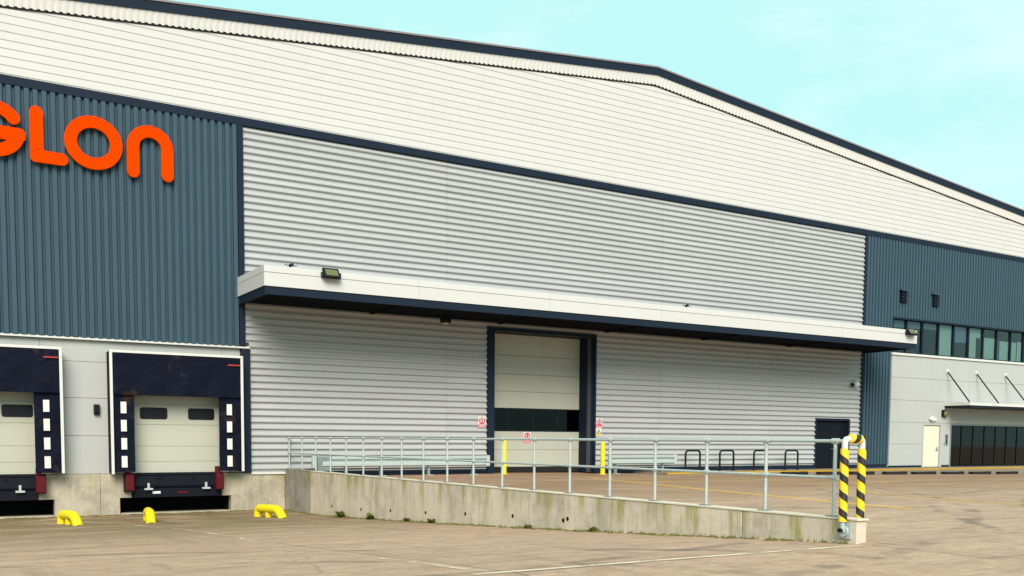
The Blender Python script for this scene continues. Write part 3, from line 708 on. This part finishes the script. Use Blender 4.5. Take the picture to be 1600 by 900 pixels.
for bx, by, lab in ((19.50, 32.25, 'yellow bollard at the left side of the roller door'), (23.78, 31.6, 'yellow bollard at the right side of the roller door')):
    z0 = zup(bx, by); t = thing('bollard', (bx, by, z0), lab, 'bollard', 'yellow bollards'); h = 1.36-.04*(bx > 22)
    part('shaft', MB().tube([(bx, by, z0-.1), (bx, by, z0+h-.05), (bx, by, z0+h-.015), (bx, by, z0+h)], [.095, .095, .08, .045], 18), YELLOW, t, True)
    part('base_plate', MB().tube([(bx, by, z0-.02), (bx, by, z0+.02)], .16, 18), YELLOW, t)
for (hx, lab) in zip((29.15, 31.18, 33.3, 35.35), ('black hoop cycle stand nearest to the steel barrier', 'second black hoop cycle stand from the steel barrier', 'third black hoop cycle stand from the steel barrier', 'black hoop cycle stand nearest to the dark side door')):
    hy = 32.18; t = thing('cycle_stand', (hx, hy, .2), lab, 'cycle stand', 'cycle stands'); z0 = .15; w = .42; zt = 1.11
    pts = [(hx-w, hy, z0)]+[(hx-w+.15*(1-math.cos(a)), hy, zt-.15+.15*math.sin(a)) for a in [R(k*15) for k in range(7)]]+[(hx+w-.15+.15*math.sin(a), hy, zt-.15+.15*math.cos(a)) for a in [R(k*15) for k in range(7)]]+[(hx+w, hy, z0)]
    part('hoop', MB().tube(pts, .045, 10), BLACKM, t, True)
    for s in (-w, w): part('base_plate', MB().tube([(hx+s, hy, .19), (hx+s, hy, .212)], .09, 12), BLACKM, t)
order = ['behind the galvanised railing, leftmost', 'second from the left, left of the striped crash hoop', 'behind the striped crash hoop', 'below the left end of the grey office front', 'in front of the cream office door', 'between the cream door and the entrance glass', 'in front of the entrance glass, second from the right', 'in front of the entrance glass, rightmost']
for (a, b), lab in zip([(33.0, 34.45), (35.3, 36.78), (37.54, 39.06), (39.95, 41.5), (42.15, 43.78), (44.56, 46.12), (46.88, 48.46), (49.32, 50.92)], order):
    z0 = zup((a+b)/2, 30.6)
    t = thing('wheel_stop', ((a+b)/2, 30.5, z0), 'black wheel stop '+lab, 'wheel stop', 'wheel stops along the kerb')
    part('rubber_bar', MB().along_x([(30.38, z0-.03), (30.39, z0+.10), (30.43, z0+.135), (30.57, z0+.135), (30.61, z0+.10), (30.62, z0-.03)], a, b), RUBBER, t)
    part('end_block', B(a-.02, a+.10, 30.375, 30.625, z0-.03, z0+.142), RUBBER, t); part('end_block', B(b-.10, b+.02, 30.375, 30.625, z0-.03, z0+.142), RUBBER, t)

# ------------------------------------------------------------------ lettering
def outline(path, w, closed=False, cap=8):
    """2D stroke outline with round caps; returns polygon(s)"""
    P = [Vector(p) for p in path]; n = len(P); Lf, Rt = [], []
    for i, p in enumerate(P):
        if closed: d = (P[(i+1) % n]-P[i-1])
        else: d = (P[min(i+1, n-1)]-P[max(i-1, 0)])
        d.normalize(); nn = Vector((-d.y, d.x))*w/2; Lf.append(p+nn); Rt.append(p-nn)
    if closed: return Lf, Rt
    def capo(p, d):
        a0 = math.atan2(d.y, d.x); return [p+Vector((math.cos(a0+R(90)-R(180)*k/cap), math.sin(a0+R(90)-R(180)*k/cap)))*w/2 for k in range(1, cap)]
    e = (P[-1]-P[-2]).normalized(); s = (P[0]-P[1]).normalized()
    return Lf+capo(P[-1], e)+Rt[::-1]+capo(P[0], s)
def letter(name_lab, polys, loc):
    t = thing('sign_letter', loc, name_lab, 'letter', 'orange letters of the sign')
    face, back = MB(), MB()
    for kk, pg in enumerate(polys):
        if isinstance(pg, tuple):
            a, b = pg; n = len(a)
            for m, y0, y1 in ((face, 32.755, 32.775), (back, 32.776, 32.86)):
                v = [(q.x, y, q.y) for y in (y0, y1) for ring in (a, b) for q in ring]
                f = []
                for i in range(n):
                    j = (i+1) % n; f += [(i, j, n+j, n+i), (2*n+i, 2*n+j, 3*n+j, 3*n+i), (i, j, 2*n+j, 2*n+i), (n+i, n+j, 3*n+j, 3*n+i)]
                m.add(v, f)
        else:
            face.along_y([(q.x, q.y) for q in pg], 32.755-.002*kk, 32.775); back.along_y([(q.x, q.y) for q in pg], 32.776, 32.86-.002*kk)
    part('letter_face', face, ORANGE, t); part('letter_return', back, ORANGES, t)
    return t
SW = .365
# G: an open ring with a bar, drawn as one stroke
gc = (2.26, 10.57); rx, rz = .665, .63
gp = [(gc[0]+rx*math.cos(a), gc[1]+rz*math.sin(a)) for a in [R(35+k*(317/36)) for k in range(37)]]
letter('orange letter G at the left edge of the blue wall, partly out of frame', [outline(gp, SW), [Vector(v) for v in ((2.14, 10.30), (2.14, 10.66), (2.95, 10.66), (3.05, 10.63), (3.11, 10.55), (3.11, 10.35), (3.0, 10.25))]], (2.3, 32.8, 9.75))
letter('orange letter L on the blue wall', [[Vector(v) for v in arc(3.415, 11.215, .1825, 0, math.pi, 10)+arc(3.36, 9.88, .13, math.pi, 1.5*math.pi, 6)+arc(4.09, 9.93, .18, -math.pi/2, math.pi/2, 10)+[(3.66, 10.11), (3.61, 10.125), (3.5975, 10.17)]]], (3.7, 32.8, 9.75))
letter('orange round letter O on the blue wall', [outline([(5.0+.655*math.cos(a), 10.57+.625*math.sin(a)) for a in [R(k*6) for k in range(60)]], SW*.97, True)], (5, 32.8, 9.75))
letter('orange arch shaped letter n at the right end of the sign', [outline([(6.145, 9.88), (6.145, 10.55)]+[(6.665-.52*math.cos(a), 10.67+.515*math.sin(a)) for a in [R(k*10) for k in range(19)]]+[(7.185, 10.55), (7.185, 9.88)], SW)], (6.66, 32.8, 9.75))

# ------------------------------------------------------------------ lamps, cameras, vents, signs
def flood(x, z, label, yawd=0):
    t = thing('floodlight', (x, CY, z), label, 'floodlight', 'floodlights on the canopy')
    rotm = Matrix.Rotation(R(-38), 3, 'X')
    def tilt(mb):
        mb.v = [tuple(rotm @ Vector(v)+Vector((x, CY-.14, z))) for v in mb.v]; return mb
    part('housing', tilt(B(-.27, .27, -.03, .06, -.20, .20)), BLACKM, t, bevel=.015)
    part('lens', tilt(B(-.205, .205, -.038, -.031, -.135, .12)), LENS, t)
    part('heat_sink', tilt(MB().box(-.2, .2, .061, .11, -.13, -.09).box(-.2, .2, .061, .11, -.02, .02).box(-.2, .2, .061, .11, .09, .13)), BLACKM, t)
    part('bracket', MB().box(x-.31, x-.28, CY-.18, CY-.002, z-.14, z+.02).box(x+.28, x+.31, CY-.18, CY-.002, z-.14, z+.02).box(x-.279, x+.279, CY-.025, CY-.002, z-.14, z-.08), BLACKM, t)
flood(11.55, 6.82, 'black floodlight on the white canopy edge at its left end')
flood(40.75, 6.80, 'black floodlight on the white canopy edge at its right end')
for fx, lab in ((10.35, 'small dark fitting on the canopy roof near its left end'), (26.94, 'small dark fitting on the canopy roof above the wall right of the roller door')):
    t = thing('roof_fitting', (fx, 30.3, 6.82), lab, 'fitting', 'small fittings on the canopy roof')
    part('head', MB().tube([(fx-.03, 30.3, 7.0), (fx+.09, 30.3, 7.05)], .05, 10), BLACKM, t, True)
    part('stem', MB().tube([(fx, 30.3, 6.82), (fx, 30.3, 7.0)], .018, 8), BLACKM, t, True)
    part('arm', MB().tube([(fx-.18, 30.3, 7.03), (fx, 30.3, 6.99), (fx+.22, 30.3, 7.02)], .013, 6), BLACKM, t, True)
t = thing('canopy_lamp', (16.8, 32, 6.0), 'dark lamp hanging below the canopy left of the roller door', 'lamp')
part('stem', MB().tube([(16.8, 32, 6.10), (16.8, 32, 5.98)], .04, 8), BLACKM, t, True)
part('housing', MB().tube([(16.8, 32, 6.0), (16.8, 32, 5.97), (16.8, 32, 5.86), (16.8, 32, 5.80)], [.10, .20, .22, .16], 16), BLACKM, t, True)
part('lens', MB().tube([(16.8, 32, 5.80), (16.8, 32, 5.77)], .11, 14), LENSW, t, True)
t = thing('dome_camera', (40.45, FY-.1, 4.42), 'small white security camera on the silver wall above the side door', 'camera')
part('dome', MB().tube([(40.5, FY-.28+.01*k, 4.42-.16*math.sin(R(k*15-90))*.0+(.16-.053*k)) for k in range(7)], [.04, .11, .15, .16, .15, .11, .05], 16), TRIMW, t, True)
part('mount', MB().box(40.36, 40.62, FY-.14, FY-.043, 4.36, 4.50).tube([(40.30, FY-.26, 4.36), (40.30, FY-.10, 4.44)], .06, 10), BLACKM, t)
t = thing('traffic_lamp_box', (4.93, FY-.02, 2.4), 'small black lamp box on the grey panel between the docks', 'lamp box')
part('housing', B(4.84, 5.02, FY-.12, FY-.001, 2.24, 2.57), BLACKM, t, bevel=.03)
for zz in (2.49, 2.32): part('lens', MB().tube([(4.93, FY-.128, zz), (4.93, FY-.11, zz)], .055, 14), NAVYM, t)
for vx_, vz, lab in ((44.14, 9.12, 'left of the two small wall vents above the office windows'), (46.80, 9.13, 'right of the two small wall vents above the office windows')):
    t = thing('wall_vent', (vx_, FY, vz), lab, 'vent', 'wall vents')
    part('body', B(vx_-.23, vx_+.23, FY-.16, FY-.05, vz-.34, vz+.28), NAVYM, t)
    part('hood', MB().along_x([(FY-.26, vz+.25), (FY-.26, vz+.29), (FY-.05, vz+.36), (FY-.05, vz+.30)], vx_-.30, vx_+.30), BLUE, t)
    for k in range(5): part('louvre', MB().along_x([(FY-.20, vz-.30+.11*k), (FY-.20, vz-.285+.11*k), (FY-.16, vz-.25+.11*k), (FY-.16, vz-.27+.11*k)], vx_-.2, vx_+.2), NAVY, t)
t = thing('bulkhead_lamp', (46.86, OY, 2.78), 'white bulkhead lamp above the cream office door', 'lamp')
part('body', MB().tube([(46.86, OY-.001, 2.78), (46.86, OY-.05, 2.78)], .17, 16), TRIMW, t)
part('diffuser', MB().ext([(.30*math.cos(a), .10*math.sin(a)) for a in [k*math.pi/10 for k in range(20)]], lambda x, z: (46.86+x, OY-.051, 2.78+z), lambda x, z: (46.86+x*.8, OY-.14, 2.78+z*.8)), LENSW, t)
t = thing('round_lamp', (47.85, OY, 3.07), 'round lamp with black bracket under the entrance canopy end', 'lamp')
part('bracket', B(47.66, 47.98, OY-.10, OY-.001, 2.92, 3.30), BLACKM, t, bevel=.02)
part('globe', MB().tube([(47.88, OY-.101-.02*k, 3.07) for k in range(7)], [.15, .17, .175, .165, .14, .10, .03], 18), LENS, t, True)
t = thing('door_entry_panel', (47.95, OY, 1.68), 'narrow dark entry panel between cream door and entrance glass', 'entry panel')
part('housing', B(48.06, 48.26, OY-.05, OY-.001, 1.38, 1.98), STEELD, t, bevel=.01)
part('keypad', B(48.10, 48.22, OY-.058, OY-.051, 1.46, 1.72), BLACKM, t); part('screen', B(48.10, 48.22, OY-.058, OY-.051, 1.77, 1.93), BLACKM, t)

def ring(cx, cz, r0, r1, y0, y1):
    m = MB(); n = 20; a = [Vector((cx+r0*math.cos(k*2*math.pi/n), cz+r0*math.sin(k*2*math.pi/n))) for k in range(n)]; b = [Vector((cx+r1*math.cos(k*2*math.pi/n), cz+r1*math.sin(k*2*math.pi/n))) for k in range(n)]
    v = [(q.x, y, q.y) for y in (y0, y1) for rg in (a, b) for q in rg]; f = []
    for i in range(n): j = (i+1) % n; f += [(i, j, n+j, n+i), (i, j, 2*n+j, 2*n+i), (n+i, n+j, 3*n+j, 3*n+i)]
    return m.add(v, f)
def sign(cx, zt, w, h, y, label):
    t = thing('safety_sign', (cx, y, zt-h), label, 'sign', 'prohibition signs'); r = w*.38; zc = zt-r-.03
    part('plate', B(cx-w/2, cx+w/2, y-.01, y, zt-h, zt), SIGNW, t)
    part('red_ring', ring(cx, zc, r, r*.60, y-.016, y-.011), RED, t)
    part('figure', MB().box(cx-.025, cx+.025, y-.014, y-.011, zc-.07, zc+.05).box(cx-.02, cx+.02, y-.014, y-.011, zc+.055, zc+.095), SIGNK, t)
    part('red_panel', B(cx-w/2+.01, cx+w/2-.01, y-.014, y-.011, zt-h+.012, zt-h+.15), RED, t)
    for k in range(2): part('text_line', B(cx-w*.36, cx+w*.36-.02*k, y-.018, y-.0145, zt-h+.035+.04*k, zt-h+.052+.04*k), SIGNW, t)
sign(18.90, 2.43, .36, .43, FY-.045, 'red and white prohibition sign on the silver wall left of the roller door')
sign(24.58, 2.45, .36, .41, FY-.045, 'red and white prohibition sign right of the roller door, above a yellow sign')
sign(21.58, 1.86, .37, .44, FY+.875, 'red and white prohibition sign on the roller door below its dark glass strip')
t = thing('warning_sign', (24.56, FY-.045, 1.75), 'yellow warning sign right of the roller door under a red and white sign', 'sign')
part('plate', B(24.41, 24.71, FY-.055, FY-.045, 1.72, 2.04), SIGNW, t)
part('triangle', MB().along_y([(24.435, 1.79), (24.685, 1.79), (24.56, 2.02)], FY-.06, FY-.056), SIGNK, t)
part('triangle_field', MB().along_y([(24.468, 1.808), (24.652, 1.808), (24.56, 1.977)], FY-.064, FY-.0605), SIGNY, t)
part('symbol', MB().box(24.548, 24.572, FY-.068, FY-.0645, 1.86, 1.93).box(24.548, 24.572, FY-.068, FY-.0645, 1.825, 1.845), SIGNK, t)
part('yellow_panel', B(24.42, 24.70, FY-.06, FY-.056, 1.73, 1.775), SIGNY, t)

# ------------------------------------------------------------------ moss and weeds at the foot of the wall
rnd = random.Random(3); ms = MB()
def clod(cx, cy, r, h, zf):
    n = 7; a0 = rnd.uniform(0, 6); ring_ = [(cx+r*rnd.uniform(.5, 1.2)*math.cos(a0+k*2*math.pi/n), cy+r*rnd.uniform(.7, 1.5)*math.sin(a0+k*2*math.pi/n)) for k in range(n)]
    ms.add([(a, b, zf(b)+.004) for a, b in ring_]+[(cx, cy, zf(cy)+h)], [(k, (k+1) % n, n) for k in range(n)])
def blade(cx, cy, z0, h):
    a = rnd.uniform(0, 6.28); w = h*.22; lx, ly = rnd.uniform(-.4, .4)*h, rnd.uniform(-.4, .4)*h
    ms.add([(cx-w*math.cos(a), cy-w*math.sin(a), z0), (cx+w*math.cos(a), cy+w*math.sin(a), z0), (cx+lx, cy+ly, z0+h)], [(0, 1, 2)])
for k in range(520):
    y = 8.95+23.9*rnd.random()**.8; w = rnd.random()**2
    if math.sin(y*1.7)+math.sin(y*4.3+1) < -.9 and rnd.random() < .8: continue
    clod(WX0-.01-w*.22, y, rnd.uniform(.03, .11), rnd.uniform(.006, .035), zlow)
for k in range(900):
    y = 9.2+23.4*rnd.random()**.8
    if math.sin(y*2.3)+math.sin(y*5.1+2) < -.2 and rnd.random() < .85: continue
    blade(WX0-.01-rnd.random()**2*.14, y, zlow(y), rnd.uniform(.02, .07))
for k in range(140):
    x = rnd.uniform(.2, 10.8); clod(x, FY-.14-.02-rnd.random()**2*.3 if x < 9 else FY-.03-rnd.random()**2*.3, rnd.uniform(.04, .12), rnd.uniform(.006, .03), lambda y: -.93)
mo = part('moss', ms, MOSS); mo['kind'] = 'stuff'; mo['label'] = 'olive green moss along the foot of the walls'; mo['category'] = 'moss'
def weed(y, size, nleaf, label):
    t = MB(); z0 = zlow(y)
    for k in range(nleaf):
        a = rnd.uniform(R(90), R(270)); ln = rnd.uniform(.4, 1)*size; tilt = rnd.uniform(.3, 1.3); bx, by = WX0-.04-rnd.uniform(0, .06), y+rnd.uniform(-.5, .5)*size*1.6
        d = Vector((math.cos(a)*math.cos(tilt), math.sin(a)*math.cos(tilt), math.sin(tilt))); s = d.cross(Vector((0, 0, 1))).normalized()*ln*.20; p = Vector((bx, by, z0)); q = p+d*ln*.55; e = p+d*ln-Vector((0, 0, .12*ln))
        t.add([p, q+s, e, q-s], [(0, 1, 2, 3)])
    o = part('weed', t, LEAF); tag(o, label, 'weed', 'weeds at the wall foot'); return o
weed(27.6, .30, 60, 'tall weed clump at the wall foot near the yellow wheel guide')
weed(25.35, .26, 50, 'weed clump at the wall foot under the first wall joint')
weed(23.0, .16, 60, 'low weed patch at the wall foot left of the roller door')
weed(21.6, .18, 50, 'weed patch at the wall foot below the left edge of the roller door')
weed(17.1, .15, 40, 'weed tuft at the mossy wall joint below the roller door')
weed(14.8, .14, 40, 'thin weed tuft at the wall foot right of the paired tie holes')
